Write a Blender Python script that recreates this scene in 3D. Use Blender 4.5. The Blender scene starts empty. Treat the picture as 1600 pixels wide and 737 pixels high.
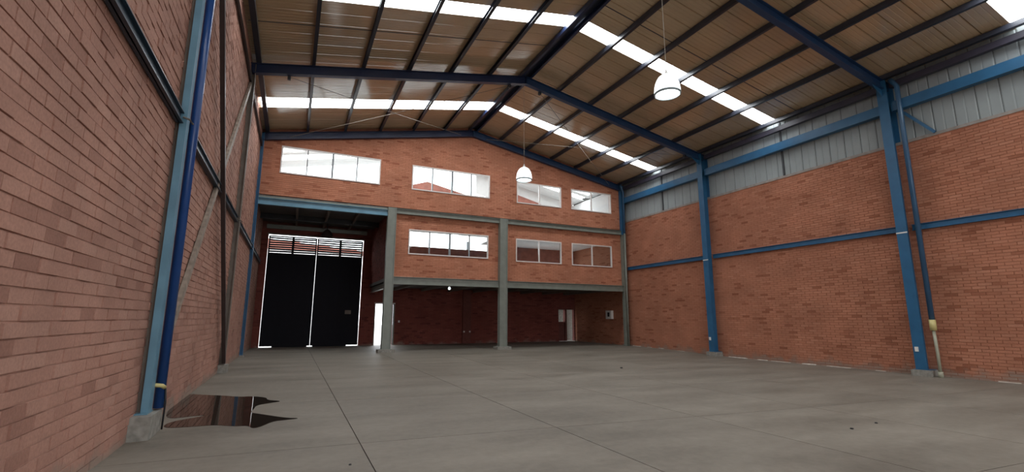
import bpy, math, random
from mathutils import Vector, Matrix
random.seed(7)
S = bpy.context.scene
COL = S.collection

# ------------------------------------------------------------------ camera
H = 1.45
FPX, YAW, PITCH, ROLL = 725.2, math.radians(25.136), math.radians(10.027), math.radians(0.17)
fwd = Vector((math.sin(YAW)*math.cos(PITCH), math.cos(YAW)*math.cos(PITCH), math.sin(PITCH)))
rt = Vector((math.cos(YAW), -math.sin(YAW), 0)); up = rt.cross(fwd)
CR = rt*math.cos(ROLL) + up*math.sin(ROLL); CU = up*math.cos(ROLL) - rt*math.sin(ROLL)
cam_d = bpy.data.cameras.new('camera'); cam = bpy.data.objects.new('camera', cam_d); COL.objects.link(cam)
cam_d.sensor_fit = 'HORIZONTAL'; cam_d.sensor_width = 36; cam_d.lens = FPX/1600*36
cam_d.clip_start = 0.05; cam_d.clip_end = 500
cam.matrix_world = Matrix(((CR.x, CU.x, -fwd.x, 0), (CR.y, CU.y, -fwd.y, 0), (CR.z, CU.z, -fwd.z, H), (0, 0, 0, 1)))
S.camera = cam

def px_of(X, Y, Z):
    v = Vector((X, Y, Z-H)); d = v.dot(fwd)
    if d < 0.1: return None
    return 800 + FPX*v.dot(CR)/d, 368.5 - FPX*v.dot(CU)/d
def floor_at(px, py):                      # where a pixel's ray meets the floor
    d = fwd + CR*((px-800)/FPX) + CU*((368.5-py)/FPX)
    z = 0.08
    for _ in range(12):
        t = (z-H)/d.z; z = zf(d.x*t, d.y*t)
    return d.x*t, d.y*t, z

# ------------------------------------------------------------------ world and exposure
SKY = 3.6
w = bpy.data.worlds.new('overcast_sky'); S.world = w; w.use_nodes = True
bg = w.node_tree.nodes['Background']; bg.inputs[0].default_value = (0.90, 0.95, 1.0, 1); bg.inputs[1].default_value = SKY
S.view_settings.view_transform = 'Standard'; S.view_settings.look = 'None'
S.view_settings.gamma = 1; S.view_settings.use_curve_mapping = False
S.view_settings.exposure = 0.58

# ------------------------------------------------------------------ main sizes (metres)
XL, XR = -1.5, 15.3            # inner faces of the side walls
YB, Y2, Y1, Y0, YN = 18.88, 13.5, 6.77, 0.04, -9.5    # facade, frames, near end of the hall
YW = 23.75                     # rear wall
XM = 6.85                      # ridge
SL = 0.19                      # roof slope
ZE = 7.97                      # underside of rafters at the eaves
RAF, PUR = 0.28, 0.17          # rafter and purlin depth
def sstep(t): t = min(1, max(0, t)); return t*t*(3-2*t)
def zf(X, Y):                  # gently draining concrete floor
    return 0.13*(1 - sstep((X+1.5)/12.0)*(1-sstep((Y-11.5)/7.0)))
def z_raf(X): return ZE + SL*(8.17 - abs(X-XM))
def z_pur(X): return z_raf(X) + RAF
def z_roof(X): return z_pur(X) + PUR

# ------------------------------------------------------------------ materials
def nodes_of(name):
    m = bpy.data.materials.new(name); m.use_nodes = True
    nt = m.node_tree; return m, nt, nt.nodes['Principled BSDF']
def N(nt, t, **kw):
    n = nt.nodes.new(t)
    for k, v in kw.items(): setattr(n, k, v)
    return n
def plain(name, col, rough=0.5, metal=0.0, var=0.12, scale=6.0, spec=0.5, bump=0.0):
    m, nt, p = nodes_of(name)
    p.inputs['Roughness'].default_value = rough; p.inputs['Metallic'].default_value = metal
    p.inputs['Specular IOR Level'].default_value = spec
    tc = N(nt, 'ShaderNodeTexCoord'); geo = N(nt, 'ShaderNodeNewGeometry')
    no = N(nt, 'ShaderNodeTexNoise'); no.inputs['Scale'].default_value = scale; no.inputs['Detail'].default_value = 5
    nt.links.new(geo.outputs['Position'], no.inputs['Vector'])
    r = N(nt, 'ShaderNodeValToRGB'); e = r.color_ramp.elements
    e[0].position = 0.3; e[1].position = 0.7
    e[0].color = tuple(c*(1-var) for c in col)+(1,); e[1].color = tuple(min(1, c*(1+var)) for c in col)+(1,)
    nt.links.new(no.outputs['Fac'], r.inputs['Fac']); nt.links.new(r.outputs['Color'], p.inputs['Base Color'])
    if bump:
        b = N(nt, 'ShaderNodeBump'); b.inputs['Strength'].default_value = bump; b.inputs['Distance'].default_value = 0.01
        nt.links.new(no.outputs['Fac'], b.inputs['Height']); nt.links.new(b.outputs['Normal'], p.inputs['Normal'])
    return m
def brick_mat(name, island, c_dark, c_mid, c_light, patch=(0.85, 1.15), stain=(-1.1, 0.5)):
    m, nt, p = nodes_of(name)
    p.inputs['Roughness'].default_value = 0.85; p.inputs['Specular IOR Level'].default_value = 0.25
    geo = N(nt, 'ShaderNodeNewGeometry')
    if island: rnd = geo.outputs['Random Per Island']
    else: rnd = N(nt, 'ShaderNodeObjectInfo').outputs['Random']
    r = N(nt, 'ShaderNodeValToRGB'); r.color_ramp.interpolation = 'LINEAR'
    e = r.color_ramp.elements
    e[0].position = 0.0; e[0].color = c_dark+(1,); e[1].position = 1.0; e[1].color = c_light+(1,)
    a = e.new(0.05); a.color = tuple(0.35*x+0.65*y for x, y in zip(c_mid, c_dark))+(1,)
    a = e.new(0.13); a.color = c_mid+(1,)
    a = e.new(0.85); a.color = tuple(0.6*x+0.4*y for x, y in zip(c_mid, c_light))+(1,)
    nt.links.new(rnd, r.inputs['Fac'])
    no = N(nt, 'ShaderNodeTexNoise'); no.inputs['Scale'].default_value = 1.1; no.inputs['Detail'].default_value = 4
    nt.links.new(geo.outputs['Position'], no.inputs['Vector'])
    mr = N(nt, 'ShaderNodeMapRange'); mr.inputs[1].default_value = 0.3; mr.inputs[2].default_value = 0.7
    mr.inputs[3].default_value = patch[0]; mr.inputs[4].default_value = patch[1]
    nt.links.new(no.outputs['Fac'], mr.inputs[0])
    n2 = N(nt, 'ShaderNodeTexNoise'); n2.inputs['Scale'].default_value = 45; n2.inputs['Detail'].default_value = 4
    nt.links.new(geo.outputs['Position'], n2.inputs['Vector'])
    mr2 = N(nt, 'ShaderNodeMapRange'); mr2.inputs[1].default_value = 0.25; mr2.inputs[2].default_value = 0.75
    mr2.inputs[3].default_value = 0.86; mr2.inputs[4].default_value = 1.14
    nt.links.new(n2.outputs['Fac'], mr2.inputs[0])
    mu = N(nt, 'ShaderNodeMath', operation='MULTIPLY'); nt.links.new(mr.outputs[0], mu.inputs[0]); nt.links.new(mr2.outputs[0], mu.inputs[1])
    vm = N(nt, 'ShaderNodeVectorMath', operation='SCALE')
    nt.links.new(r.outputs['Color'], vm.inputs[0]); nt.links.new(mu.outputs[0], vm.inputs['Scale'])
    # pale cement splashes along the foot of the wall
    sep = N(nt, 'ShaderNodeSeparateXYZ'); nt.links.new(geo.outputs['Position'], sep.inputs[0])
    n3 = N(nt, 'ShaderNodeTexNoise'); n3.inputs['Scale'].default_value = 2.6; n3.inputs['Detail'].default_value = 6
    nt.links.new(geo.outputs['Position'], n3.inputs['Vector'])
    ad = N(nt, 'ShaderNodeMath', operation='MULTIPLY_ADD'); ad.inputs[1].default_value = stain[0]; ad.inputs[2].default_value = stain[1]
    nt.links.new(sep.outputs['Z'], ad.inputs[0])
    ad2 = N(nt, 'ShaderNodeMath', operation='ADD'); nt.links.new(ad.outputs[0], ad2.inputs[0]); nt.links.new(n3.outputs['Fac'], ad2.inputs[1])
    m3 = N(nt, 'ShaderNodeMapRange'); m3.inputs[1].default_value = 0.72; m3.inputs[2].default_value = 0.92; m3.inputs[4].default_value = 0.75
    nt.links.new(ad2.outputs[0], m3.inputs[0])
    mx = N(nt, 'ShaderNodeMix', data_type='RGBA'); mx.inputs['B'].default_value = (0.27, 0.22, 0.18, 1)
    nt.links.new(m3.outputs[0], mx.inputs['Factor']); nt.links.new(vm.outputs[0], mx.inputs['A'])
    nt.links.new(mx.outputs['Result'], p.inputs['Base Color'])
    b = N(nt, 'ShaderNodeBump'); b.inputs['Strength'].default_value = 0.25; b.inputs['Distance'].default_value = 0.004
    nt.links.new(n2.outputs['Fac'], b.inputs['Height']); nt.links.new(b.outputs['Normal'], p.inputs['Normal'])
    return m
def emit(name, col, strength):
    m, nt, p = nodes_of(name)
    p.inputs['Base Color'].default_value = (0.8, 0.8, 0.8, 1); p.inputs['Roughness'].default_value = 0.4
    p.inputs['Emission Color'].default_value = col+(1,); p.inputs['Emission Strength'].default_value = strength
    return m
def glass_mat(name):
    m, nt, p = nodes_of(name); nt.nodes.remove(p)
    out = nt.nodes['Material Output']
    tr = N(nt, 'ShaderNodeBsdfTransparent'); tr.inputs[0].default_value = (0.93, 0.96, 0.96, 1)
    gl = N(nt, 'ShaderNodeBsdfGlossy'); gl.inputs['Roughness'].default_value = 0.02
    fr = N(nt, 'ShaderNodeFresnel'); fr.inputs['IOR'].default_value = 1.5
    mx = N(nt, 'ShaderNodeMixShader')
    nt.links.new(fr.outputs[0], mx.inputs[0]); nt.links.new(tr.outputs[0], mx.inputs[1]); nt.links.new(gl.outputs[0], mx.inputs[2])
    nt.links.new(mx.outputs[0], out.inputs['Surface'])
    return m
def concrete_mat(name, c1, c2, rough=0.55):
    m, nt, p = nodes_of(name)
    geo = N(nt, 'ShaderNodeNewGeometry')
    mp = N(nt, 'ShaderNodeMapping'); mp.inputs['Scale'].default_value = (0.5, 1.4, 1)
    nt.links.new(geo.outputs['Position'], mp.inputs['Vector'])
    a = N(nt, 'ShaderNodeTexNoise'); a.inputs['Scale'].default_value = 0.9; a.inputs['Detail'].default_value = 8; a.inputs['Roughness'].default_value = 0.62
    nt.links.new(mp.outputs[0], a.inputs['Vector'])
    c = N(nt, 'ShaderNodeTexNoise'); c.inputs['Scale'].default_value = 9; c.inputs['Detail'].default_value = 6; c.inputs['Roughness'].default_value = 0.7
    nt.links.new(geo.outputs['Position'], c.inputs['Vector'])
    ad = N(nt, 'ShaderNodeMath', operation='MULTIPLY_ADD'); ad.inputs[1].default_value = 0.35
    nt.links.new(c.outputs['Fac'], ad.inputs[0]); nt.links.new(a.outputs['Fac'], ad.inputs[2])
    r = N(nt, 'ShaderNodeValToRGB'); e = r.color_ramp.elements
    e[0].position = 0.42; e[0].color = c1+(1,); e[1].position = 0.92; e[1].color = c2+(1,)
    nt.links.new(ad.outputs[0], r.inputs['Fac'])
    oi = N(nt, 'ShaderNodeObjectInfo'); mr = N(nt, 'ShaderNodeMapRange'); mr.inputs[3].default_value = 0.97; mr.inputs[4].default_value = 1.03
    nt.links.new(oi.outputs['Random'], mr.inputs[0])
    vm = N(nt, 'ShaderNodeVectorMath', operation='SCALE'); nt.links.new(r.outputs['Color'], vm.inputs[0]); nt.links.new(mr.outputs[0], vm.inputs['Scale'])
    nt.links.new(vm.outputs[0], p.inputs['Base Color'])
    rr = N(nt, 'ShaderNodeMapRange'); rr.inputs[3].default_value = rough-0.08; rr.inputs[4].default_value = rough+0.15
    nt.links.new(a.outputs['Fac'], rr.inputs[0]); nt.links.new(rr.outputs[0], p.inputs['Roughness'])
    p.inputs['Specular IOR Level'].default_value = 0.35
    b = N(nt, 'ShaderNodeBump'); b.inputs['Strength'].default_value = 0.12; b.inputs['Distance'].default_value = 0.004
    nt.links.new(c.outputs['Fac'], b.inputs['Height']); nt.links.new(b.outputs['Normal'], p.inputs['Normal'])
    return m

M = {}
LB = ((0.285, 0.145, 0.108), (0.375, 0.200, 0.150), (0.420, 0.238, 0.182))
RB = ((0.285, 0.105, 0.058), (0.415, 0.172, 0.102), (0.470, 0.212, 0.132))
FB = ((0.290, 0.098, 0.054), (0.435, 0.178, 0.103), (0.510, 0.228, 0.140))
for k, c in (('left', LB), ('right', RB), ('facade', FB)):
    M['b_'+k] = brick_mat('brick_'+k+'_field', True, *c, stain=(-1.5, 0.70) if k == 'left' else (-1.1, 0.5)); M['o_'+k] = brick_mat('brick_'+k+'_single', False, *c, stain=(-1.5, 0.70) if k == 'left' else (-1.1, 0.5))
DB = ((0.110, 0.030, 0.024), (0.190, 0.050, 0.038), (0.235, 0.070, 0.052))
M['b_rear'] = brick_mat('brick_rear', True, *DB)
M['mortar_left'] = plain('mortar_left', (0.40, 0.225, 0.17), 0.9, var=0.2)
M['mortar_right'] = plain('mortar_right', (0.33, 0.13, 0.075), 0.9, var=0.15)
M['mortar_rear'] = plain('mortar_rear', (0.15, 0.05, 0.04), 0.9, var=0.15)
M['concrete'] = concrete_mat('floor_concrete', (0.126, 0.110, 0.087), (0.270, 0.242, 0.199))
M['joint'] = plain('floor_joint', (0.115, 0.105, 0.09), 0.8)
M['pad'] = plain('pedestal_concrete', (0.26, 0.25, 0.22), 0.85, var=0.25, scale=14, bump=0.4)
M['cement'] = plain('cement_band', (0.30, 0.27, 0.24), 0.85, var=0.2)
M['fillet'] = plain('pale_cement', (0.50, 0.44, 0.38), 0.9, var=0.3, scale=8)
M['blue'] = plain('blue_steel_paint', (0.022, 0.115, 0.235), 0.38, var=0.12, scale=3)
M['blue_pale'] = plain('pale_blue_steel_paint', (0.13, 0.27, 0.36), 0.4, var=0.15, scale=3)
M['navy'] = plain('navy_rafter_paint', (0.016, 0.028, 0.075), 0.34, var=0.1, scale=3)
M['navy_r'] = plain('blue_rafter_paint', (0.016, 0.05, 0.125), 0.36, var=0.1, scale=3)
M['purlin'] = plain('dark_purlin_paint', (0.030, 0.034, 0.048), 0.3, var=0.1, scale=3)
M['eave'] = plain('dark_purple_paint', (0.040, 0.036, 0.055), 0.4, var=0.1, scale=3)
M['pipe_blue'] = plain('blue_pvc_pipe', (0.012, 0.055, 0.20), 0.3, var=0.1, scale=3)
M['pipe_steel'] = plain('steel_blue_pipe', (0.035, 0.10, 0.19), 0.3, var=0.1, scale=3)
M['green'] = plain('grey_green_steel_paint', (0.19, 0.205, 0.175), 0.45, var=0.1, scale=4)
M['dusty'] = plain('dusty_and_shaded_steel', (0.16, 0.135, 0.11), 0.6, var=0.15, scale=5)
M['brace_pale'] = plain('pale_dusty_steel', (0.27, 0.22, 0.175), 0.6, var=0.35, scale=9)
M['girt_dark'] = plain('dark_teal_girt', (0.022, 0.045, 0.07), 0.4, var=0.1, scale=3)
M['brown_steel'] = plain('dark_brown_steel', (0.045, 0.030, 0.028), 0.5, var=0.15)
M['tan'] = plain('tan_roof_liner', (0.53, 0.392, 0.238), 0.15, var=0.08, scale=0.8, spec=1.0)
M['tan'].node_tree.nodes['Principled BSDF'].inputs['IOR'].default_value = 1.75
M['sheet'] = plain('dark_outer_sheet', (0.03, 0.025, 0.02), 0.8)
M['clad'] = plain('grey_wall_cladding', (0.30, 0.335, 0.335), 0.5, var=0.08, scale=1.5)
M['cladpost'] = plain('cladding_post', (0.06, 0.065, 0.07), 0.5)
M['frame'] = plain('pale_window_frame', (0.72, 0.66, 0.62), 0.4, var=0.05)
M['mullion'] = plain('grey_window_mullion', (0.22, 0.24, 0.25), 0.4, var=0.05)
M['glass'] = glass_mat('window_glass')
M['skylight'] = emit('daylit_skylight_sheet', (0.93, 0.97, 1.0), 9.0)
M['shade'] = emit('lit_lamp_bell', (0.86, 0.97, 1.0), 1.3)
M['lampring'] = plain('lamp_ring', (0.22, 0.27, 0.28), 0.35)
M['cord'] = plain('pale_cord', (0.36, 0.32, 0.26), 0.6)
M['rod'] = plain('steel_rod', (0.20, 0.17, 0.13), 0.45)
M['black'] = plain('black_paint', (0.012, 0.012, 0.014), 0.5)
M['gate'] = plain('dark_gate_paint', (0.006, 0.006, 0.010), 0.7, spec=0.2)
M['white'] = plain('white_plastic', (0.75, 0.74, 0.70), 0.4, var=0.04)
M['plaster'] = plain('light_plaster', (0.66, 0.65, 0.64), 0.8, var=0.04)
M['yellow'] = plain('yellowed_pvc', (0.55, 0.48, 0.20), 0.4)
M['palepipe'] = plain('pale_conduit', (0.36, 0.36, 0.27), 0.45)
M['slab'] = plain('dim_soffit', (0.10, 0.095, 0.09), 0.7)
M['pinkjamb'] = plain('salmon_sunlit_jamb', (0.36, 0.13, 0.085), 0.6, var=0.08)
M['asphalt'] = plain('outside_concrete', (0.45, 0.44, 0.42), 0.9)
M['outbrick'] = plain('outside_brick', (0.30, 0.115, 0.085), 0.9, var=0.2, scale=4)
m, nt, p = nodes_of('puddle_water'); M['water'] = m
p.inputs['Base Color'].default_value = (0.030, 0.022, 0.017, 1); p.inputs['Roughness'].default_value = 0.015; p.inputs['IOR'].default_value = 1.33

# ------------------------------------------------------------------ builders
def wloc(o):
    v = Vector((0, 0, 0))
    while o: v += o.location; o = o.parent
    return v
class MB:
    def __init__(s): s.v = []; s.f = []
    def add(s, vs, fs):
        n = len(s.v); s.v += [tuple(v) for v in vs]; s.f += [tuple(i+n for i in f) for f in fs]; return s
    def box(s, x0, x1, y0, y1, z0, z1):
        return s.add([(x0,y0,z0),(x1,y0,z0),(x1,y1,z0),(x0,y1,z0),(x0,y0,z1),(x1,y0,z1),(x1,y1,z1),(x0,y1,z1)],
              [(0,3,2,1),(4,5,6,7),(0,1,5,4),(1,2,6,5),(2,3,7,6),(3,0,4,7)])
    def bar(s, a, b, wd, hd, side=Vector((0,1,0))):     # rectangular bar from a to b; wd along side
        a, b = Vector(a), Vector(b); d = (b-a).normalized(); sd = (side - d*side.dot(d)).normalized(); u = d.cross(sd)
        q = [sd*i*wd/2 + u*j*hd/2 for i, j in ((-1,-1),(1,-1),(1,1),(-1,1))]
        return s.add([a+x for x in q]+[b+x for x in q], [(0,1,2,3),(7,6,5,4),(0,4,5,1),(1,5,6,2),(2,6,7,3),(3,7,4,0)])
    def tube(s, pts, r, n=12, cap=True):
        pts = [Vector(p) for p in pts]; rings = []
        for i, p in enumerate(pts):
            d = (pts[min(i+1, len(pts)-1)] - pts[max(i-1, 0)]).normalized()
            h = Vector((0,1,0)) if abs(d.y) < 0.9 else Vector((1,0,0))
            u = d.cross(h).normalized(); v = d.cross(u)
            rings.append([p + u*math.cos(2*math.pi*k/n)*r + v*math.sin(2*math.pi*k/n)*r for k in range(n)])
        vs = [x for rg in rings for x in rg]; fs = []
        for i in range(len(rings)-1):
            for k in range(n): fs.append((i*n+k, i*n+(k+1) % n, (i+1)*n+(k+1) % n, (i+1)*n+k))
        if cap: fs += [tuple(range(n))[::-1], tuple((len(rings)-1)*n+k for k in range(n))]
        return s.add(vs, fs)
    def lathe(s, c, prof, n=32):
        c = Vector(c); vs = []; fs = []
        for r, z in prof:
            vs += [c + Vector((r*math.cos(2*math.pi*k/n), r*math.sin(2*math.pi*k/n), z)) for k in range(n)]
        for i in range(len(prof)-1):
            for k in range(n): fs.append((i*n+k, i*n+(k+1) % n, (i+1)*n+(k+1) % n, (i+1)*n+k))
        return s.add(vs, fs)
    def prism(s, poly, y0, y1):                          # polygon in XZ extruded along Y
        n = len(poly)
        return s.add([(x, y0, z) for x, z in poly]+[(x, y1, z) for x, z in poly],
              [tuple(range(n)), tuple(range(n, 2*n))[::-1]] + [(i, i+n, (i+1) % n+n, (i+1) % n) for i in range(n)])
    def build(s, name, mat, parent=None, smooth=False, origin=None):
        xs = list(zip(*s.v))
        o0 = Vector(origin) if origin else Vector([(min(q)+max(q))/2 for q in xs])
        me = bpy.data.meshes.new(name); me.from_pydata([tuple(Vector(v)-o0) for v in s.v], [], s.f); me.update()
        me.materials.append(M[mat] if isinstance(mat, str) else mat)
        if smooth: me.polygons.foreach_set('use_smooth', [True]*len(me.polygons))
        o = bpy.data.objects.new(name, me); COL.objects.link(o)
        o.parent = parent; o.location = o0 - (wloc(parent) if parent else Vector((0,0,0)))
        return o
def tag(o, label, cat, group=None, kind=None):
    if label: o['label'] = label
    if cat: o['category'] = cat
    if group: o['group'] = group
    if kind: o['kind'] = kind
    return o
def thing(name, loc, label, cat, group=None, kind=None):
    e = bpy.data.objects.new(name, None); COL.objects.link(e); e.location = loc; e.empty_display_size = 0.2
    return tag(e, label, cat, group, kind)
def struct(name, loc, label=None, cat=None):
    return thing(name, loc, label, cat, kind='structure')

# ------------------------------------------------------------------ bricks
# a wall face is given by origin, u axis (along), normal n; bricks stand proud of the mortar plane
def brick_wall(parent, O, u, n, u0, u1, z0, z1, L, Hc, field_mat, single_mat, singles=300, holes=(), top=None, jit=0.004, proud=0.009, joint=0.010, bottom=None):
    O, u, n = Vector(O), Vector(u), Vector(n)
    full = []; part = []
    nr = int((z1-z0)/Hc)+1
    for r in range(nr):
        za, zb = z0+r*Hc+joint/2, z0+(r+1)*Hc-joint/2
        zb = min(zb, z1)
        if zb-za < 0.02: continue
        x = u0 - L + (L/2 if r % 2 else 0) + random.uniform(-0.012, 0.012)
        while x < u1:
            segs = [(max(x+joint/2, u0), min(x+L-joint/2, u1))]
            for (h0, h1, hz0, hz1) in holes:
                if za < hz1-0.02 and zb > hz0+0.02:
                    ns = []
                    for a, b in segs:
                        if b <= h0 or a >= h1: ns.append((a, b)); continue
                        if a < h0: ns.append((a, h0))
                        if b > h1: ns.append((h1, b))
                    segs = ns
            for a, b in segs:
                if b-a < 0.03: continue
                if top and zb > min(top(a), top(b)): continue
                d = proud + random.uniform(-jit, jit)
                c = O + u*((a+b)/2) + Vector((0, 0, (za+zb)/2))
                if abs((b-a)-(L-joint)) < 1e-4 and abs((zb-za)-(Hc-joint)) < 1e-4: full.append((a, b, za, zb, d))
                else: part.append((a, b, za, zb, d))
            x += L
    ranked = []
    for q in full:
        a, b, za, zb, d = q
        P = [px_of(*(O+u*t+Vector((0, 0, z)))) for t, z in ((a, za), (b, za), (b, zb), (a, zb))]
        if any(p is None or p[0] < 0 or p[0] > 1600 or p[1] < 0 or p[1] > 737 for p in P): part.append(q); continue
        ar = abs(sum(P[i][0]*P[(i+1) % 4][1]-P[(i+1) % 4][0]*P[i][1] for i in range(4)))/2
        ranked.append((ar, q))
    ranked.sort(key=lambda t: -t[0])
    for ar, q in ranked[singles:]: part.append(q)
    mb = MB()
    FS = [(4,5,6,7),(0,1,5,4),(1,2,6,5),(2,3,7,6),(3,0,4,7)]
    def corners(a, b, za, zb, d, base):
        back = -0.004
        vs = []
        for dd, ins in ((back, 0.0), (d, 0.0015)):
            for t, z in ((a+ins, za+ins), (b-ins, za+ins), (b-ins, zb-ins), (a+ins, zb-ins)):
                vs.append(base+u*t+n*dd+Vector((0, 0, z)))
        return vs
    flip = u.cross(Vector((0, 0, 1))).dot(n) < 0
    fs = [f[::-1] for f in FS] if flip else FS
    for q in part: mb.add(corners(*q, O), fs)
    if mb.v:
        o = mb.build('brick_field', field_mat, parent); o['kind'] = 'stuff'
    if singles and ranked:
        ref = ranked[0][1]; w2, h2 = (ref[1]-ref[0])/2, (ref[3]-ref[2])/2
        me = bpy.data.meshes.new('brick'); me.from_pydata([tuple(v) for v in corners(-w2, w2, -h2, h2, 0.0, Vector((0,0,0)))], [], fs)
        # deeper back so that the shared brick always reaches the mortar plane
        for i in range(4): me.vertices[i].co -= n*0.014
        me.materials.append(M[single_mat]); me.update()
        pw = wloc(parent)
        for ar, (a, b, za, zb, d) in ranked[:singles]:
            o = bpy.data.objects.new('brick', me); COL.objects.link(o); o.parent = parent
            o.location = O + u*((a+b)/2) + n*d + Vector((0, 0, (za+zb)/2)) - pw

# ------------------------------------------------------------------ floor
fl = struct('floor', (XM, 8, 0))
gx = [XL-0.6, 0.78, 3.16, 5.47, 7.9, 10.35, 12.8, XR+0.3]
gy = [-9.6, -6.4, -3.4, -0.4, 2.55, 5.45, 8.35, 11.3, 14.3, 17.3, 20.3, YW+0.3]
def sy(X, Y): return Y - 0.045*(X-2.0) if -9 < Y < 23 else Y
und = MB(); nx, ny = 16, 34
gv = [(XL-0.6+(XR+0.9-XL)*i/nx, -9.6+(YW+9.9)*j/ny) for j in range(ny+1) for i in range(nx+1)]
und.add([(x, y, zf(x, y)-0.012) for x, y in gv], [(j*(nx+1)+i, j*(nx+1)+i+1, (j+1)*(nx+1)+i+1, (j+1)*(nx+1)+i) for j in range(ny) for i in range(nx)])
und.build('joint_bed', 'joint', fl)
for i in range(len(gx)-1):
    for j in range(len(gy)-1):
        mb = MB(); n = 4; g = 0.0055
        x0, x1 = gx[i]+g, gx[i+1]-g
        top = []; bot = []
        for b_ in range(n+1):
            for a_ in range(n+1):
                x = x0+(x1-x0)*a_/n
                y0, y1 = sy(x, gy[j])+g, sy(x, gy[j+1])-g
                y = y0+(y1-y0)*b_/n; z = zf(x, y)
                top.append((x, y, z)); bot.append((x, y, z-0.04))
        k = n+1; fs = [(b_*k+a_, b_*k+a_+1, (b_+1)*k+a_+1, (b_+1)*k+a_) for b_ in range(n) for a_ in range(n)]
        ring = [a_ for a_ in range(k)]+[b_*k+n for b_ in range(1, k)]+[n*k+a_ for a_ in range(n-1, -1, -1)]+[b_*k for b_ in range(n-1, 0, -1)]
        T = len(top); fs += [(ring[q], T+ring[q], T+ring[(q+1) % len(ring)], ring[(q+1) % len(ring)]) for q in range(len(ring))]
        mb.add(top+bot, fs); mb.build('floor_slab', 'concrete', fl)

# ------------------------------------------------------------------ side walls
wl = struct('wall_left', (XL, 8, 0))
MB().box(XL-0.2, XL, YN, YW, -0.1, 8.75).build('wall_core', 'mortar_left', wl)
brick_wall(wl, (XL, 0, 0), (0, 1, 0), (1, 0, 0), 1.0, YW, 0.10, 8.72, 0.30, 0.1015, 'b_left', 'o_left', jit=0.006, proud=0.010)
wr = struct('wall_right', (XR, 8, 0))
HB = 6.37
MB().box(XR, XR+0.2, YN, YW, -0.15, HB).build('wall_core', 'mortar_right', wr)
brick_wall(wr, (XR, 0, 0), (0, 1, 0), (-1, 0, 0), 2.0, YW, -0.02, HB-0.05, 0.27, 0.076, 'b_right', 'o_right', jit=0.003, proud=0.008, joint=0.009)
MB().box(XR-0.02, XR+0.2, YN, YB+0.1, HB-0.05, HB+0.03).build('cement_coping', 'cement', wr)
cw = 0.45
y = -9.0
clad_me = None
while y < YB:
    mb = MB(); x0 = XR+0.03
    pr = [(0.004, 0), (0.03, 0.016), (0.20, 0.016), (0.225, 0.008), (0.25, 0.016), (0.42, 0.016), (0.446, 0)]
    if clad_me is None:
        vs = []; fs = []
        for z in (0, 8.62-HB-0.03):
            vs += [(-d, t, z) for t, d in pr]
        for q in range(len(pr)-1): fs.append((q, q+1, q+1+len(pr), q+len(pr)))
        clad_me = bpy.data.meshes.new('cladding_panel'); clad_me.from_pydata(vs, [], fs); clad_me.materials.append(M['clad'])
    o = bpy.data.objects.new('cladding_panel', clad_me); COL.objects.link(o); o.parent = wr
    o.location = Vector((x0, y, HB+0.03)) - wr.location
    y += cw
MB().box(XR+0.04, XR+0.08, YN, YW, HB, 8.7).build('cladding_backing', 'sheet', wr)
for yy in (-3.3, 3.4, 10.12, 16.06):
    MB().box(XR-0.03, XR+0.03, yy-0.03, yy+0.03, HB+0.03, 8.5).build('cladding_post', 'cladpost', wr)
y = 4.2
while y < YB-0.3:                      # broken cement fillet along the foot of the clad wall
    ln = random.uniform(0.25, 0.9)
    if not (abs(y+ln/2-Y1) < 0.8 or abs(y+ln/2-Y2) < 0.7):
        z_ = zf(XR, y)
        MB().prism([(XR-0.035, z_), (XR-0.002, z_), (XR-0.002, z_+random.uniform(0.015, 0.04))], y, min(y+ln, YB-0.3)).build('cement_fillet', 'fillet', wr)
    y += ln+random.uniform(0.1, 0.8)
# near end of the hall, behind the camera: brick wall with a wide open gateway
wn = struct('wall_near', (XM, YN, 0))
MB().box(XL-0.2, 2.5, YN-0.2, YN, -0.1, 8.7).box(12.0, XR+0.2, YN-0.2, YN, -0.1, 8.7).box(2.5, 12.0, YN-0.2, YN, 5.4, 8.7).prism([(XL-0.2, 8.7), (XR+0.2, 8.7), (XM, 10.2)], YN-0.2, YN).build('wall_core', 'mortar_right', wn)

# ------------------------------------------------------------------ roof
ce = struct('ceiling', (XM, 8, 8.7))
XEL, XER = XL-0.05, XR+0.05
def panel_mesh(side, wdt, name, mat, rib=True):
    x0, x1 = (XEL, XM) if side < 0 else (XM, XER)
    g = 0.006
    prof = [(g, 0.022), (g+0.010, 0.0)]
    if rib:
        k = 4
        for q in range(1, k):
            c = wdt*q/k; prof += [(c-0.016, 0.0), (c-0.008, 0.006), (c+0.008, 0.006), (c+0.016, 0.0)]
    prof += [(wdt-g-0.010, 0.0), (wdt-g, 0.022)]
    vs = []; fs = []; n = len(prof)
    for x in (x0, x1):
        vs += [(x, t, z_roof(x)+d) for t, d in prof] + [(x, g, z_roof(x)+0.05), (x, wdt-g, z_roof(x)+0.05)]
    for q in range(n-1): fs.append((q, q+1, q+1+n+2, q+n+2))
    fs += [(0, n+2, 2*n+2, n), (n-1, n+1, 2*n+3, 2*n+1)]
    ox, oz = (x0+x1)/2, (z_roof(x0)+z_roof(x1))/2
    vs = [(a-ox, b, c-oz) for a, b, c in vs]
    me = bpy.data.meshes.new(name); me.from_pydata(vs, [], fs); me.materials.append(M[mat]); me.update()
    return me, ox, oz
sky_y = {-1: [(-8.0, -7.4), (-2.0, -1.4), (4.03-0.5, 4.03), (10.08, 10.60), (16.02, 16.80), (22.07, 22.8)],
         1: [(-8.0, -7.4), (-2.0, -1.4), (4.03-0.6, 4.03), (10.08, 10.58), (16.04, 16.58), (22.07, 22.57)]}
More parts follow.
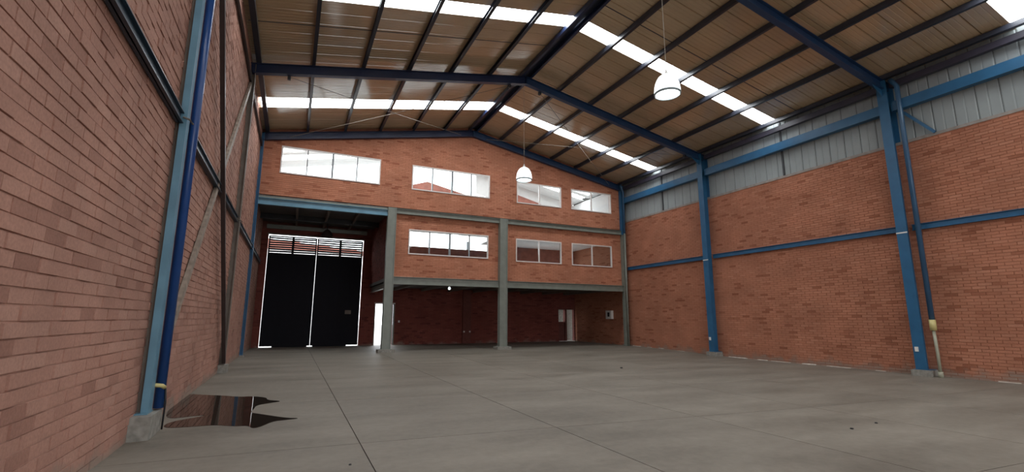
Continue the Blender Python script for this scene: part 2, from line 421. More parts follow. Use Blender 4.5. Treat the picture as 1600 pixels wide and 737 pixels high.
for sd in (-1, 1):
    edges = [YN] + [t for p_ in sky_y[sd] for t in p_] + [YW+0.2]
    edges = edges[:10] + [edges[10], YB+0.06, YB+0.06] + edges[11:]
    for q in range(0, len(edges), 2):
        y0, y1 = edges[q], edges[q+1]; k = max(1, round((y1-y0)/0.49)); wd = (y1-y0)/k
        me, ox, oz = panel_mesh(sd, wd, 'roof_panel', 'tan' if y0 < YB else 'plaster')
        for t in range(k):
            o = bpy.data.objects.new('roof_panel', me); COL.objects.link(o); o.parent = ce
            o.location = Vector((ox, y0+t*wd, oz)) - ce.location
        x0, x1 = (XEL, XM) if sd < 0 else (XM, XER)
        mb = MB(); mb.add([(x0, y0, z_roof(x0)+0.06), (x1, y0, z_roof(x1)+0.06), (x1, y1, z_roof(x1)+0.06), (x0, y1, z_roof(x0)+0.06)], [(0, 1, 2, 3)])
        mb.build('roof_sheet', 'sheet', ce)  # sheet added above the panels to block light at the joints
    # daylight sheets: one bright strip per roof slope, lying over the opening
    for y0, y1 in sky_y[sd]:
        x0, x1 = (XEL+0.12, XM-0.14) if sd < 0 else (XM+0.14, XER-0.2)
        mb = MB(); n = 12; vs = []; fs = []
        for x in (x0, x1):
            vs += [(x, y0+(y1-y0)*t/n, z_roof(x)+0.055+(0.008 if t % 2 else 0)) for t in range(n+1)]
        fs = [(t, t+1, t+n+2, t+n+1) for t in range(n)]
        mb.add(vs, fs); mb.build('skylight_sheet', 'skylight', ce)
        for ya in (y0, y1):                                   # lining of the opening
            mb = MB().add([(x0, ya, z_roof(x0)), (x1, ya, z_roof(x1)), (x1, ya, z_roof(x1)+0.06), (x0, ya, z_roof(x0)+0.06)], [(0, 1, 2, 3)])
            mb.build('skylight_lining', 'white', ce)
mb = MB().add([(XM-0.16, YN, z_roof(XM-0.16)), (XM+0.16, YN, z_roof(XM+0.16)), (XM+0.16, YW, z_roof(XM+0.16)), (XM-0.16, YW, z_roof(XM-0.16))], [(0, 1, 2, 3)])
mb.build('ridge_flashing', 'purlin', ce)
for xa, xb, yl in ((XEL+0.1, XM-0.2, 11.68), (XM+0.2, XER-0.1, 9.29)):
    MB().bar((xa, yl, z_roof(xa)-0.004), (xb, yl, z_roof(xb)-0.004), 0.022, 0.008).build('panel_lap', 'purlin', ce)

# ------------------------------------------------------------------ purlins
def cchan(x, y0, y1, side, mat, name, label, group, dep=PUR, wd=0.085):
    zb = z_pur(x)+0.003; zt = zb+dep-0.022
    t = 0.012
    mb = MB().box(x-t/2, x+t/2, y0, y1, zb, zt).box(min(x, x+side*wd), max(x, x+side*wd), y0, y1, zb, zb+t).box(min(x, x+side*wd), max(x, x+side*wd), y0, y1, zt-t, zt)
    o = mb.build(name, mat); tag(o, label, 'purlin', group); return o
ordw = ['first', 'second', 'third', 'fourth', 'fifth', 'sixth']
for sd, nm in ((-1, 'running above the gate side'), (1, 'on the slope over the clad wall')):
    for k in range(1, 6):
        x = XM + sd*(8.12-1.36*k)
        cchan(x, YN, YB-0.012, sd, 'purlin', 'roof_purlin', f'dark steel roof purlin {nm}, {ordw[5-k]} down from the ridge', 'roof purlins')
    x = XM + sd*0.20
    cchan(x, YN, YB-0.012, -sd, 'navy', 'ridge_purlin', 'dark blue ridge purlin of the pair, ' + ('gate side' if sd < 0 else 'clad wall side'), 'ridge purlins', wd=0.08)
    x = XM + sd*8.10
    cchan(x, YN, YB-0.012, sd, 'purlin', 'eave_purlin', 'dark steel eave purlin along the top of the ' + ('bare brick wall' if sd < 0 else 'grey wall cladding'), 'eave purlins', dep=0.15, wd=0.12)

# ------------------------------------------------------------------ rafters
def ibeam(name, a, b, dep, wd, mat, label, cat, group=None, across=Vector((0, 1, 0)), tf=0.016, tw=0.012, bolts=None):
    a, b = Vector(a), Vector(b); d = (b-a).normalized(); ac = (across-d*across.dot(d)).normalized(); u = ac.cross(d)
    if u.z < 0 or (abs(u.z) < 1e-6 and u.y < 0): u = -u
    t = thing(name, tuple((a+b)/2), label, cat, group)
    for s_ in (-1, 1):
        MB().bar(a+u*s_*(dep-tf)/2, b+u*s_*(dep-tf)/2, wd, tf, ac).build('flange', mat, t)
    MB().bar(a, b, tw, dep-2*tf, ac).build('web', mat, t)
    return t
frames = [(Y1, 'over the near column with downpipe'), (Y2, 'of the middle frame'), (YB-0.10, 'along the facade gable')]
for fy, wh in frames:
    for sd in (-1, 1):
        xe = XL+0.03 if sd < 0 else XR-0.1
        ze = z_raf(xe)+RAF/2; zr = z_raf(XM)+RAF/2
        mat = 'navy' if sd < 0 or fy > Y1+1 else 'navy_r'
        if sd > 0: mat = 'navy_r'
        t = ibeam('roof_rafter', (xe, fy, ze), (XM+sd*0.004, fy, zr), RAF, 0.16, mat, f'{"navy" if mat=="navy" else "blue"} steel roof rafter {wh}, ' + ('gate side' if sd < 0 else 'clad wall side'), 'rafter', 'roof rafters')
    # ridge plate
        if sd > 0: MB().box(XM-0.01, XM+0.012, fy-0.08, fy+0.08, z_raf(XM)-0.01, z_raf(XM)+RAF).build('ridge_plate', mat, t)

# ------------------------------------------------------------------ columns
def hcol(name, xin, xout, y, z1, wd, mat, label, group, pad=None, padmat='pad', tfi=0.018):
    zb = zf(xin, y)
    t = thing(name, ((xin+xout)/2, y, zb), label, 'column', group)
    ph = pad[3] if pad else 0
    lo, hi = min(xin, xout), max(xin, xout); tf = 0.018
    MB().box(lo, lo+tf, y-wd/2, y+wd/2, zb+ph, z1).build('flange', mat, t)
    MB().box(hi-tfi, hi, y-wd/2, y+wd/2, zb+ph, z1).build('flange', mat, t)
    MB().box(lo+tf, hi-tfi, y-0.007, y+0.007, zb+ph, z1).build('web', 'dusty' if mat == 'blue_pale' else mat, t)  # pale column's web coloured brown to stand for its shade
    if pad:
        x0, x1, hw, ph = pad[0], pad[1], pad[2], pad[3]
        MB().box(x0, x1, y-hw, y+hw, zb-0.12, zb+ph-0.012).build('pedestal', padmat, t)
        MB().box(lo-0.0, hi+0.0, y-wd/2-0.05, y+wd/2+0.05, zb+ph-0.012, zb+ph).build('base_plate', mat, t)
    return t
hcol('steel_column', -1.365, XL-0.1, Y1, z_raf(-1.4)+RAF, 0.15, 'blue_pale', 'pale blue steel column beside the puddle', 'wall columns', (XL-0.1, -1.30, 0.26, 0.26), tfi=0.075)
hcol('steel_column', -1.365, XL-0.1, Y2+0.05, z_raf(-1.4)+RAF, 0.16, 'dusty', 'dusty grey steel column at the foot of the dark brace', 'wall columns', (XL-0.1, -1.30, 0.17, 0.20))
hcol('steel_column', -1.39, XL-0.1, YB-0.12, z_raf(-1.4)+RAF, 0.16, 'blue', 'blue steel column at the gate corner of the facade', 'wall columns', (XL-0.1, -1.34, 0.14, 0.06))
for y_, lb in ((Y1, 'broad blue steel column with a downpipe beside it on the clad wall'), (Y2, 'blue steel column on the clad wall without a downpipe')):
    t = hcol('steel_column', 14.95, XR+0.02, y_, z_raf(15)+RAF-0.02, 0.25, 'blue', lb, 'wall columns', (14.86, XR, 0.20, 0.17))
    zb = 3.76
    MB().box(14.942, 14.952, y_-0.13, y_+0.13, zb, zb+0.035).build('splice_mark', 'white', t)
    # haunch under the rafter
    MB().prism([(14.96, z_raf(14.96)-0.22), (14.96, z_raf(14.96)), (14.55, z_raf(14.55))], y_-0.012, y_+0.012).build('haunch', 'blue', t)
    o = MB().box(14.91, 14.948, y_+0.0, y_+0.07, 0.62, 0.74).build('tag_plate', 'white', t)
t = thing('steel_column', (15.02, YB-0.13, zf(15, YB)), 'slim corner column, blue above and grey-green below, where facade meets clad wall', 'column', 'wall columns')
zc = zf(15, YB)
MB().box(14.97, 15.13, YB-0.2, YB-0.02, zc, 5.64).build('lower_shaft', 'green', t)
MB().box(14.97, 15.13, YB-0.2, YB-0.02, 5.64, z_raf(15.05)+RAF).build('upper_shaft', 'blue', t)
MB().box(14.93, 15.17, YB-0.24, YB, zc-0.05, zc+0.05).build('base_plate', 'green', t)

# mezzanine columns, welded double-channel boxes with a shadow line
for x0, x1, lb in ((3.235, 3.575, 'grey-green steel column between the gate bay and the open doorway'), (8.17, 8.535, 'grey-green steel column midway under the brick mezzanine')):
    zb = zf(x0, YB-0.2); ym = YB-0.13
    t = thing('mezzanine_column', ((x0+x1)/2, ym, zb), lb, 'column', 'mezzanine columns')
    MB().box(x0+0.03, x1-0.03, ym-0.09, ym+0.12, zb+0.12, 5.855).build('shaft', 'green', t)
    MB().box(x0, x0+0.03, ym-0.12, ym+0.12, zb+0.12, 5.855).build('flange', 'green', t)
    MB().box(x1-0.03, x1, ym-0.12, ym+0.12, zb+0.12, 5.855).build('flange', 'green', t)
    MB().box(x0-0.14, x1+0.14, ym-0.24, ym+0.24, zb-0.1, zb+0.12).build('pedestal', 'pad', t)
    MB().box(x0-0.05, x1+0.05, ym-0.16, ym+0.16, zb+0.115, zb+0.135).build('base_plate', 'green', t)

# ------------------------------------------------------------------ facade wall
wf = struct('wall_facade', (XM, YB, 3))
wins = [('window_1', -0.79, 2.88, 6.795, 7.865, 4), ('window_2', 4.19, 7.73, 6.76, 7.83, 4), ('window_3', 9.09, 11.49, 6.715, 7.745, 2), ('window_4', 12.06, 14.46, 6.71, 7.745, 2),
        ('window_5', 4.15, 7.69, 4.02, 5.06, 4), ('window_6', 9.05, 11.46, 3.975, 5.035, 2), ('window_7', 12.04, 14.41, 3.96, 5.035, 2)]
ZUB, ZLB = 5.92, 3.075
def wall_core(holes, x0, x1, z0, topf, y0, y1, mat, name, parent):
    xs = sorted({x0, x1, XM} | {h[0] for h in holes} | {h[1] for h in holes}); xs = [x for x in xs if x0 <= x <= x1]
    mb = MB()
    for a, b in zip(xs[:-1], xs[1:]):
        c = (a+b)/2; hz = sorted((h[2], h[3]) for h in holes if h[0] < c < h[1]); z = z0
        for h0, h1 in hz:
            mb.prism([(a, z), (b, z), (b, h0), (a, h0)], y0, y1); z = h1
        mb.prism([(a, z), (b, z), (b, topf(b)), (a, topf(a))], y0, y1)
    return mb.build(name, mat, parent)
hu = [(a, b, c, d) for _, a, b, c, d, _ in wins[:4]]; hl = [(a, b, c, d) for _, a, b, c, d, _ in wins[4:]]
wall_core(hu, XL, XR, ZUB, lambda x: z_roof(x)-0.004, YB, YB+0.15, 'mortar_right', 'wall_core', wf)
wall_core(hl, 3.4, XR, ZLB, lambda x: 5.66, YB, YB+0.15, 'mortar_right', 'wall_core', wf)
brick_wall(wf, (0, YB, 0), (1, 0, 0), (0, -1, 0), XL, XR, ZUB, 9.7, 0.27, 0.076, 'b_facade', 'o_facade', 150, hu, top=lambda x: z_raf(x)+0.15, jit=0.003, proud=0.008, joint=0.009)
brick_wall(wf, (0, YB, 0), (1, 0, 0), (0, -1, 0), 3.58, 14.97, ZLB, 5.64, 0.27, 0.076, 'b_facade', 'o_facade', 150, hl, jit=0.003, proud=0.008, joint=0.009)

for nm, x0, x1, z0, z1, k in wins:
    t = struct(nm, ((x0+x1)/2, YB+0.02, z0))
    f = 0.045; ya, yb = YB-0.035, YB+0.06
    MB().box(x0, x1, ya, yb, z0, z0+f).build('frame_rail', 'frame', t)
    MB().box(x0, x1, ya, yb, z1-f, z1).build('frame_rail', 'frame', t)
    MB().box(x0, x0+f, ya, yb, z0+f, z1-f).build('frame_stile', 'frame', t)
    MB().box(x1-f, x1, ya, yb, z0+f, z1-f).build('frame_stile', 'frame', t)
    for q in range(1, k):
        x = x0+(x1-x0)*q/k; hw = 0.035 if (q == 2 and k == 4) else 0.022
        MB().box(x-hw, x+hw, ya+0.01, yb-0.01, z0+f, z1-f).build('mullion', 'mullion' if k == 4 else 'frame', t)
    for q in range(k):
        a = x0+(x1-x0)*q/k; b = x0+(x1-x0)*(q+1)/k
        MB().box(a+0.03, b-0.03, YB+0.012, YB+0.018, z0+f*0.6, z1-f*0.6).build('pane', 'glass', t)

# ------------------------------------------------------------------ mezzanine steel
ibeam('lintel_beam', (-1.40, YB-0.12, 5.63), (3.24, YB-0.12, 5.63), 0.25, 0.14, 'blue_pale', 'pale blue steel lintel beam over the gate bay', 'beam')
MB_l = MB().bar((-1.4, YB-0.06, 5.80), (3.3, YB-0.06, 5.80), 0.12, 0.07).build('ledge_angle', 'green'); tag(MB_l, 'thin grey steel ledge on top of the pale blue lintel', 'ledge')
for xa, xb, z, nm, lb in ((3.58, 8.17, 5.75, 'upper', 'upper grey-green mezzanine beam beside the gate bay'), (8.535, 14.97, 5.75, 'upper', 'upper grey-green mezzanine beam reaching the clad wall'),
                  (3.58, 8.17, 2.92, 'lower', 'lower grey-green mezzanine beam beside the doorway column'), (8.535, 14.97, 2.92, 'lower', 'lower grey-green mezzanine beam reaching the clad wall')):
    d = 0.21 if nm == 'upper' else 0.30
    ibeam('mezzanine_beam', (xa, YB-0.10, z), (xb, YB-0.10, z), d, 0.14, 'green', lb, 'beam', 'mezzanine beams')
# floors of the mezzanine
s1 = struct('trim_1', (9, 21, 3.0)); MB().box(3.4, XR, YB+0.1, YW, 2.93, 3.06).build('mezzanine_slab', 'slab', s1)
s2 = struct('trim_2', (7, 21, 5.9)); MB().box(XL, XR, YB+0.1, YW, 5.88, 5.96).build('upper_slab', 'plaster', s2)
MB().box(XL, 3.42, YB+0.05, YW, 5.82, 5.88).build('bay_soffit', 'slab', s2)
MB().box(3.56, XR, YB+0.16, YW-0.16, 3.06, 3.075).build('floor_finish', 'plaster', s1)
for k, x in enumerate((-0.08, 1.09, 2.23)):
    ibeam('bay_joist', (x, YB+0.0, 5.73), (x, YW-0.18, 5.73), 0.18, 0.09, 'dusty', 'dark steel joist under the gate bay soffit, %s from the bare brick wall' % ordw[k], 'joist', 'gate bay joists', across=Vector((1, 0, 0)))
tag(MB().bar((XL, 21.9, 5.70), (3.4, 21.9, 5.70), 0.16, 0.22).build('cross_beam', 'black'), 'black steel cross beam under the gate bay soffit', 'beam')
for k in range(8):
    x = 4.6+k*1.42
    tag(MB().bar((x, YB+0.05, 2.86), (x, YW, 2.86), 0.09, 0.13, Vector((1, 0, 0))).build('floor_joist', 'dusty'), 'grey steel joist under the mezzanine floor, number %s from the gate bay' % ['one','two','three','four','five','six','seven','eight'][k], 'joist', 'mezzanine floor joists')

# brick partition between gate bay and offices (upper storey), with its bottom edge beams
wp = struct('wall_partition', (3.45, 21.3, 2.8))
MB().box(3.42, 3.56, YB+0.15, YW, 2.93, 5.88).build('wall_core', 'mortar_rear', wp)
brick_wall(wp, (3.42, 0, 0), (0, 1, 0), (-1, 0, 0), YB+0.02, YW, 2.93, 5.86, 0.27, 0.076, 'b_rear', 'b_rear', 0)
ibeam('edge_beam', (3.49, YB+0.06, 2.76), (3.49, YW, 2.76), 0.20, 0.14, 'green', 'grey steel edge beam under the brick partition of the gate bay', 'beam', across=Vector((1, 0, 0)))

# ------------------------------------------------------------------ rear wall
wb = struct('wall_back', (XM, YW, 2))
GX0, GX1, GZ = -1.20, 3.02, 5.28
D1 = (3.74, 4.64, 0.0, 2.13); D2 = (14.16, 15.22, 0.0, 1.95)
rear_holes = [(GX0, GX1, 0.0, GZ), D1, D2]
zr = zf(3, YW)
wall_core(rear_holes[:1], XL, 3.42, -0.05, lambda x: 5.9, YW, YW+0.2, 'mortar_rear', 'wall_core', wb)
wall_core(rear_holes[1:], 3.42, XR, -0.05, lambda x: 2.95, YW, YW+0.2, 'mortar_rear', 'wall_core', wb)
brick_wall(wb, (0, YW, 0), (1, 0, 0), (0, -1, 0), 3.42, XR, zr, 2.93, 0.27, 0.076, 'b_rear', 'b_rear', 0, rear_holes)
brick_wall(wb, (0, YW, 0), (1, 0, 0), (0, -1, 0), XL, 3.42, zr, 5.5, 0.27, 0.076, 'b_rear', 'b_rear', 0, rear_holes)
MB().box(8.24, 8.70, YW-0.10, YW, zr, 2.93).build('pilaster', 'mortar_rear', wb)
# first-floor rear wall: low brick parapet with open glazing above in the bright room, brick around an unseen opening added to light the other
MB().box(3.4, 9.7, YW, YW+0.2, 2.95, 5.11).box(9.7, XR, YW, YW+0.2, 2.95, 3.2).box(9.7, XR, YW, YW+0.2, 4.45, 5.9).build('storey_core', 'outbrick', wb)
# top-floor rear wall: low wall, a small brick gable, plastered end by the clad wall
MB().box(XL, 8.9, YW, YW+0.2, 5.9, 6.25).build('top_parapet', 'plaster', wb)  # kept low, out of sight, so more sky brightens the room behind
MB().box(XR-0.03, XR-0.012, YB+0.16, YW, 5.96, 8.28).build('top_side_lining', 'plaster', s2)
MB().box(8.42, 8.58, YW-0.1, YW+0.1, 5.11, 5.55).build('parapet_post', 'mullion', wb)
MB().box(9.2, XR, YB+0.2, YW, 5.45, 5.50).build('lowered_ceiling', 'plaster', s2)
MB().prism([(4.9, 7.7), (8.9, 7.7), (8.9, 8.05), (6.1, 8.65), (4.9, 8.25)], YW-0.05, YW+0.15).build('brick_gable', 'outbrick', wb)
MB().box(8.9, XR, YW, YW+0.2, 5.9, 6.2).prism([(8.9, 7.65), (XR, 7.65), (XR, z_roof(XR)), (8.9, z_roof(8.9))], YW, YW+0.2).build('top_end_wall', 'plaster', wb)  # unseen gap left between the two parts, added to light the room
MB().prism([(11.0, 7.7), (14.2, 7.7), (12.87, 8.2), (11.0, 8.66)], YW-0.06, YW+0.0).build('sloped_brick_trim', 'outbrick', wb)

# doorway 1: open to daylight, salmon panel added in place of the sunlit brick jamb
d1 = struct('door_1', (4.19, YW, zr))
MB().box(D1[0]-0.05, D1[0], YW-0.03, YW+0.2, zr, D1[3]).build('door_jamb', 'dusty', d1)
MB().box(D1[1], D1[1]+0.05, YW-0.03, YW+0.2, zr, D1[3]).build('door_jamb', 'dusty', d1)
MB().box(D1[0]-0.05, D1[1]+0.05, YW-0.03, YW+0.2, D1[3], D1[3]+0.05).build('door_head', 'frame', d1)
lf = MB().bar((4.62, YW+0.22, (zr+D1[3])/2), (4.66, YW+1.1, (zr+D1[3])/2), 0.04, D1[3]-zr-0.02, Vector((1, 0, 0))).build('doorway_panel', 'pinkjamb', d1)
MB().box(4.56, 4.60, YW+0.95, YW+1.05, 1.05, 1.08).build('panel_handle', 'mullion', lf)
# doorway 2 in the far corner, divided by a post
d2 = struct('door_2', (14.69, YW, zr))
MB().box(14.60, 14.72, YW-0.01, YW+0.2, zr, D2[3]).build('door_post', 'mortar_rear', d2)
MB().box(D2[0]-0.04, D2[1]+0.04, YW-0.02, YW+0.2, D2[3], D2[3]+0.05).build('door_head', 'mortar_rear', d2)
MB().box(D2[0], 14.60, YW+0.10, YW+0.14, zr, 1.25).build('doorway_panel', 'mortar_rear', d2)  # low dark panel stands for the shade in the lower doorway
MB().box(D2[0], D2[1], YW-0.1, YW+0.25, zr, zr+0.03).build('daylight_strip', 'white', d2)  # white strip stands for daylight falling on the floor
MB().box(13.3, 15.7, YW+1.5, YW+1.6, zr, 2.7).box(13.3, 15.7, YW+0.2, YW+1.6, 2.6, 2.7).box(15.6, 15.7, YW+0.2, YW+1.5, zr, 2.6).build('passage_wall', 'pad', d2)

# ------------------------------------------------------------------ gate: two leaves with louvred tops
GM = 0.885; yg = YW+0.02
def gate_leaf(x0, x1, label, plate):
    t = thing('gate_leaf', ((x0+x1)/2, yg, zr), label, 'gate', 'gate leaves')
    z0, z1, zs = zr+0.05, 5.17, 4.38
    st = 0.06; xm = (x0+x1)/2
    MB().box(x0, x0+st, yg, yg+0.06, z0, z1).build('stile', 'gate', t)
    MB().box(x1-st, x1, yg, yg+0.06, z0, z1).build('stile', 'gate', t)
    MB().box(xm-0.05, xm+0.05, yg, yg+0.06, zs, z1).build('louvre_post', 'gate', t)
    for z in (z0, zs-0.06, z1-0.05): MB().box(x0+st, x1-st, yg, yg+0.06, z, z+0.06).build('rail', 'gate', t)
    n = 4; wd = (x1-x0-2*st)/n
    for q in range(n):
        a = x0+st+q*wd
        MB().box(a-0.001, a+wd-0.012, yg+0.015, yg+0.03, z0+0.05, zs-0.05).box(a+wd-0.02, a+wd+0.001, yg+0.022, yg+0.034, z0+0.05, zs-0.05).build('sheet_panel', 'gate', t)
    ns = 7
    for a, b in ((x0+st, xm-0.05), (xm+0.05, x1-st)):
        for q in range(ns):
            z = zs+0.03+q*(z1-0.05-zs-0.02)/ns
            dz = random.uniform(-0.008, 0.008)
            MB().add([(a, yg+0.0, z+dz), (b, yg+0.0, z-dz), (b, yg+0.05, z+0.082-dz), (a, yg+0.05, z+0.082+dz),
                      (a, yg+0.006, z-0.006+dz), (b, yg+0.006, z-0.006-dz), (b, yg+0.056, z+0.076-dz), (a, yg+0.056, z+0.076+dz)],
                     [(0,1,2,3),(7,6,5,4),(0,4,5,1),(1,5,6,2),(2,6,7,3),(3,7,4,0)]).build('slat', 'gate', t)
    MB().box(x0+(0.10 if plate else 0.50), x1-(0.52 if plate else 0.12), yg+0.01, yg+0.04, zr-0.02, z0).build('bottom_seal', 'gate', t)
    if plate: MB().box(2.33, 2.60, yg-0.03, yg, 1.62, 1.80).build('lock_box', 'dusty', t)
    return t
gate_leaf(GX0+0.022, GM-0.008, 'tall black louvre-topped gate leaf next to the bare brick wall', False)
gate_leaf(GM+0.008, GX1-0.035, 'tall black louvre-topped gate leaf with a small square lock box', True)
t = struct('trim_3', (0.9, YW, 5.3))
MB().box(GX0-0.05, GX1+0.05, YW-0.03, YW+0.08, 5.22, 5.28).build('gate_track', 'dusty', t)
tag(MB().box(GX0-0.1, GX1+0.1, YW-0.16, YW-0.02, 5.48, 5.66).build('gate_header', 'green'), 'grey steel header rail above the black gate', 'beam')
# old bell lamp hanging dark in the gate bay
t = thing('dark_pendant', (1.22, 22.6, 5.6), 'unlit dark pendant lamp hanging in front of the gate top', 'lamp')
MB().tube([(1.22, 22.6, 5.82), (1.22, 22.6, 5.40)], 0.015).build('stem', 'black', t)
MB().lathe((1.22, 22.6, 5.0), [(0.26, 0.10), (0.24, 0.18), (0.19, 0.30), (0.10, 0.40), (0.04, 0.44)]).build('shade', 'brown_steel', t, True)

# ------------------------------------------------------------------ girts, bracing, downpipes
def girt(name, x, y0, y1, z, dep, wd, mat, label, cat='girt', group=None):
    s_ = 1 if x < 5 else -1
    return tag(MB().box(min(x, x+s_*wd), max(x, x+s_*wd), y0, y1, z-dep/2, z-dep/2+0.012).box(min(x, x+s_*wd), max(x, x+s_*wd), y0, y1, z+dep/2-0.012, z+dep/2).box(min(x+s_*wd*0.4, x+s_*wd*0.55), max(x+s_*wd*0.4, x+s_*wd*0.55), y0, y1, z-dep/2, z+dep/2).build(name, mat), label, cat, group)
ZG = 3.90
for y0, y1, lb in ((YN, Y1-0.08, 'passing above the near bricks'), (Y1+0.08, Y2-0.05, 'behind the crossing braces'), (Y2+0.14, YB-0.2, 'between grey column and facade corner'), (YB-0.03, YW-0.05, 'inside the gate bay')):
    girt('wall_girt', XL+0.022, y0, y1, ZG, 0.14, 0.08, 'girt_dark', 'dark blue wall girt on the bare brick wall, ' + lb, group='girts on the bare brick wall')
for y0, y1, lb in ((YN, Y1-0.08, 'beside the blue drain pipe'), (Y1+0.08, Y2-0.05, 'above the crossing braces'), (Y2+0.14, YB-0.2, 'near the facade corner')):
    girt('upper_girt', XL+0.022, y0, y1, 7.72, 0.10, 0.05, 'brown_steel', 'thin dark upper girt on the bare brick wall, ' + lb, group='upper girts on the bare brick wall')
for y0, y1, lb in ((YN, Y1-0.13, 'beyond the downpipe'), (Y1+0.13, Y2-0.13, 'between the two blue columns'), (Y2+0.13, YB-0.2, 'next to the facade')):
    girt('wall_girt', XR-0.012, y0, y1, 3.92, 0.16, 0.10, 'blue', 'blue wall girt at mid height of the clad wall, ' + lb, group='girts on the clad wall')
    tag(MB().box(XR-0.20, XR-0.06, y0, y1, 8.0, 8.17).build('eave_strut', 'eave'), 'dark purple eave strut at the top of the grey cladding, ' + lb, 'beam', 'eave struts')
    o = MB().box(XR-0.24, XR-0.05, y0, y1, 7.28, 7.56).build('tie_beam', 'blue')
    tag(o, 'broad blue tie beam across the grey cladding, ' + lb, 'beam', 'tie beams on the cladding')
a, b = Vector((XL+0.120, Y2-0.05, 0.38)), Vector((XL+0.120, Y1+0.34, 7.5))
tag(MB().bar(a, b, 0.09, 0.075, Vector((0, 1, 0))).build('wall_brace', 'brown_steel'), 'dark brown diagonal brace rising from the dusty grey column', 'brace', 'crossing wall braces')
a, b = Vector((XL+0.050, Y1+0.15, 0.45)), Vector((XL+0.050, Y2-0.05, 7.6))
t = tag(MB().bar(a, b, 0.14, 0.055, Vector((0, 1, 0))).build('wall_brace', 'brace_pale'), 'pale dusty diagonal brace rising from the pale blue column', 'brace', 'crossing wall braces')
tag(MB().bar((XR-0.08, Y1-0.33, 7.2), (XR-0.08, Y1-0.95, 6.38), 0.07, 0.05, Vector((0, 1, 0))).build('knee_brace', 'blue'), 'short blue knee brace beside the downpipe under the tie beam', 'brace')
# brackets where girts cross the columns
for y_, lb in ((Y1, 'pale blue'), (Y2+0.05, 'dusty grey')):
    tag(MB().tube([(XL+0.1, y_-0.11, ZG+0.0), (-1.33, y_-0.11, ZG-0.02), (-1.31, y_-0.02, ZG-0.04)], 0.013, 8).build('girt_bracket', 'dusty'), f'small steel bracket on the {lb} column', 'bracket')

# blue drain pipe by the left column, cut by a yellowed elbow near the floor
t = thing('drain_pipe', (-1.33, 6.98, 0.39), 'dark blue round drain pipe beside the pale blue column', 'pipe')
MB().tube([(-1.335, 6.98, 0.395), (-1.335, 6.98, 8.1)], 0.054, 16).build('pipe', 'pipe_blue', t, True)
MB().tube([(-1.41, 6.86, 0.66), (-1.36, 6.87, 0.665), (-1.31, 6.90, 0.655), (-1.29, 6.94, 0.63)], 0.024, 10).build('elbow_fitting', 'yellow', t, True)
MB().tube([(-1.28, 6.95, 0.62), (-1.27, 6.98, 0.45), (-1.275, 6.98, 0.15)], 0.010, 8).build('drain_hose', 'black', t, True)
t = thing('downpipe', (15.02, 6.42, 0), 'steel blue downpipe beside the broad blue column of the clad wall', 'pipe')
MB().tube([(15.03, 6.56, 8.2), (15.03, 6.50, 8.1), (15.02, 6.42, 7.95), (15.02, 6.42, 1.42)], 0.06, 16).build('pipe', 'pipe_steel', t, True)
MB().tube([(15.02, 6.42, 1.44), (15.02, 6.42, 1.17)], 0.072, 16).build('pipe_coupling', 'yellow', t, True)
MB().tube([(15.02, 6.42, 1.18), (15.0, 6.40, 0.6), (15.02, 6.41, 0.12)], 0.035, 12).build('lower_pipe', 'palepipe', t, True)
MB().tube([(15.02, 6.41, 0.14), (15.02, 6.41, 0.0)], 0.055, 12).build('foot_socket', 'palepipe', t, True)
t = thing('downpipe', (14.98, YB-0.28, 0.1), 'thin corner downpipe, blue at the top, in front of the slim corner column', 'pipe')
MB().tube([(14.86, YB-0.36, 8.2), (14.87, YB-0.36, 8.1), (15.03, YB-0.31, 7.85), (15.03, YB-0.31, 5.7)], 0.05, 12).build('upper_pipe', 'pipe_steel', t, True)
MB().tube([(15.03, YB-0.31, 5.7), (15.03, YB-0.31, 0.13)], 0.045, 12).build('lower_pipe', 'green', t, True)

# ------------------------------------------------------------------ roof bracing rods
for sd in (-1, 1):
    xe = XM+sd*7.4; xr = XM+sd*0.6
    for (xa, xb, lb) in ((xe, xr, 'from the middle rafter eave'), (xr, xe, 'from the middle rafter ridge')):
        pa = Vector((xa, Y2+0.09, z_raf(xa)-0.02)); pb = Vector((xb, YB-0.2, z_raf(xb)+0.06))
        t = thing('roof_rod', tuple(pa), f'thin steel roof bracing rod {lb}, ' + ('gate side' if sd < 0 else 'clad wall side'), 'rod', 'roof bracing rods')
        mid = (pa+pb)/2-Vector((0, 0, 0.03))
        MB().tube([pa, mid, pb], 0.009, 6).build('rod', 'rod', t)
        MB().box(xa-0.04, xa+0.04, Y2+0.03, Y2+0.13, z_raf(xa)-0.10, z_raf(xa)+0.02).build('anchor_clip', 'black', t)

# ------------------------------------------------------------------ pendant lamps
def pendant(x, y, label):
    zc = 5.98
    t = thing('pendant_lamp', (x, y, zc), label, 'lamp', 'bell pendant lamps')
    R0 = 0.265; hh = 0.40
    prof = [(R0*1.0, 0.07), (R0*1.0, 0.10)] + [(R0*math.cos(a_)**0.8, 0.10+hh*math.sin(a_)) for a_ in [math.radians(q) for q in (6, 14, 22, 30, 38, 46, 54, 62, 70, 78, 84)]]
    MB().lathe((x, y, zc), prof, 40).build('shade', 'shade', t, True)
    MB().lathe((x, y, zc), [(R0*0.93, 0.045), (R0*1.015, 0.05), (R0*1.015, 0.085), (R0*0.95, 0.09)], 40).build('rim_ring', 'lampring', t, True)
    MB().lathe((x, y, zc), [(0.06, 0.48), (0.05, 0.53), (0.022, 0.57), (0.012, 0.62)], 20).build('cap', 'white', t, True)
    MB().lathe((x, y, zc), [(0.001, -0.01), (0.035, 0.0), (0.05, 0.05), (0.045, 0.12), (0.03, 0.2)], 20).build('bulb', 'shade', t, True)
    MB().tube([(x, y, zc+0.6), (x, y, z_raf(XM)+0.02)], 0.006, 8).build('cord', 'cord', t)
pendant(6.78, Y2, 'white bell pendant lamp hung from the middle frame, in front of a facade window')
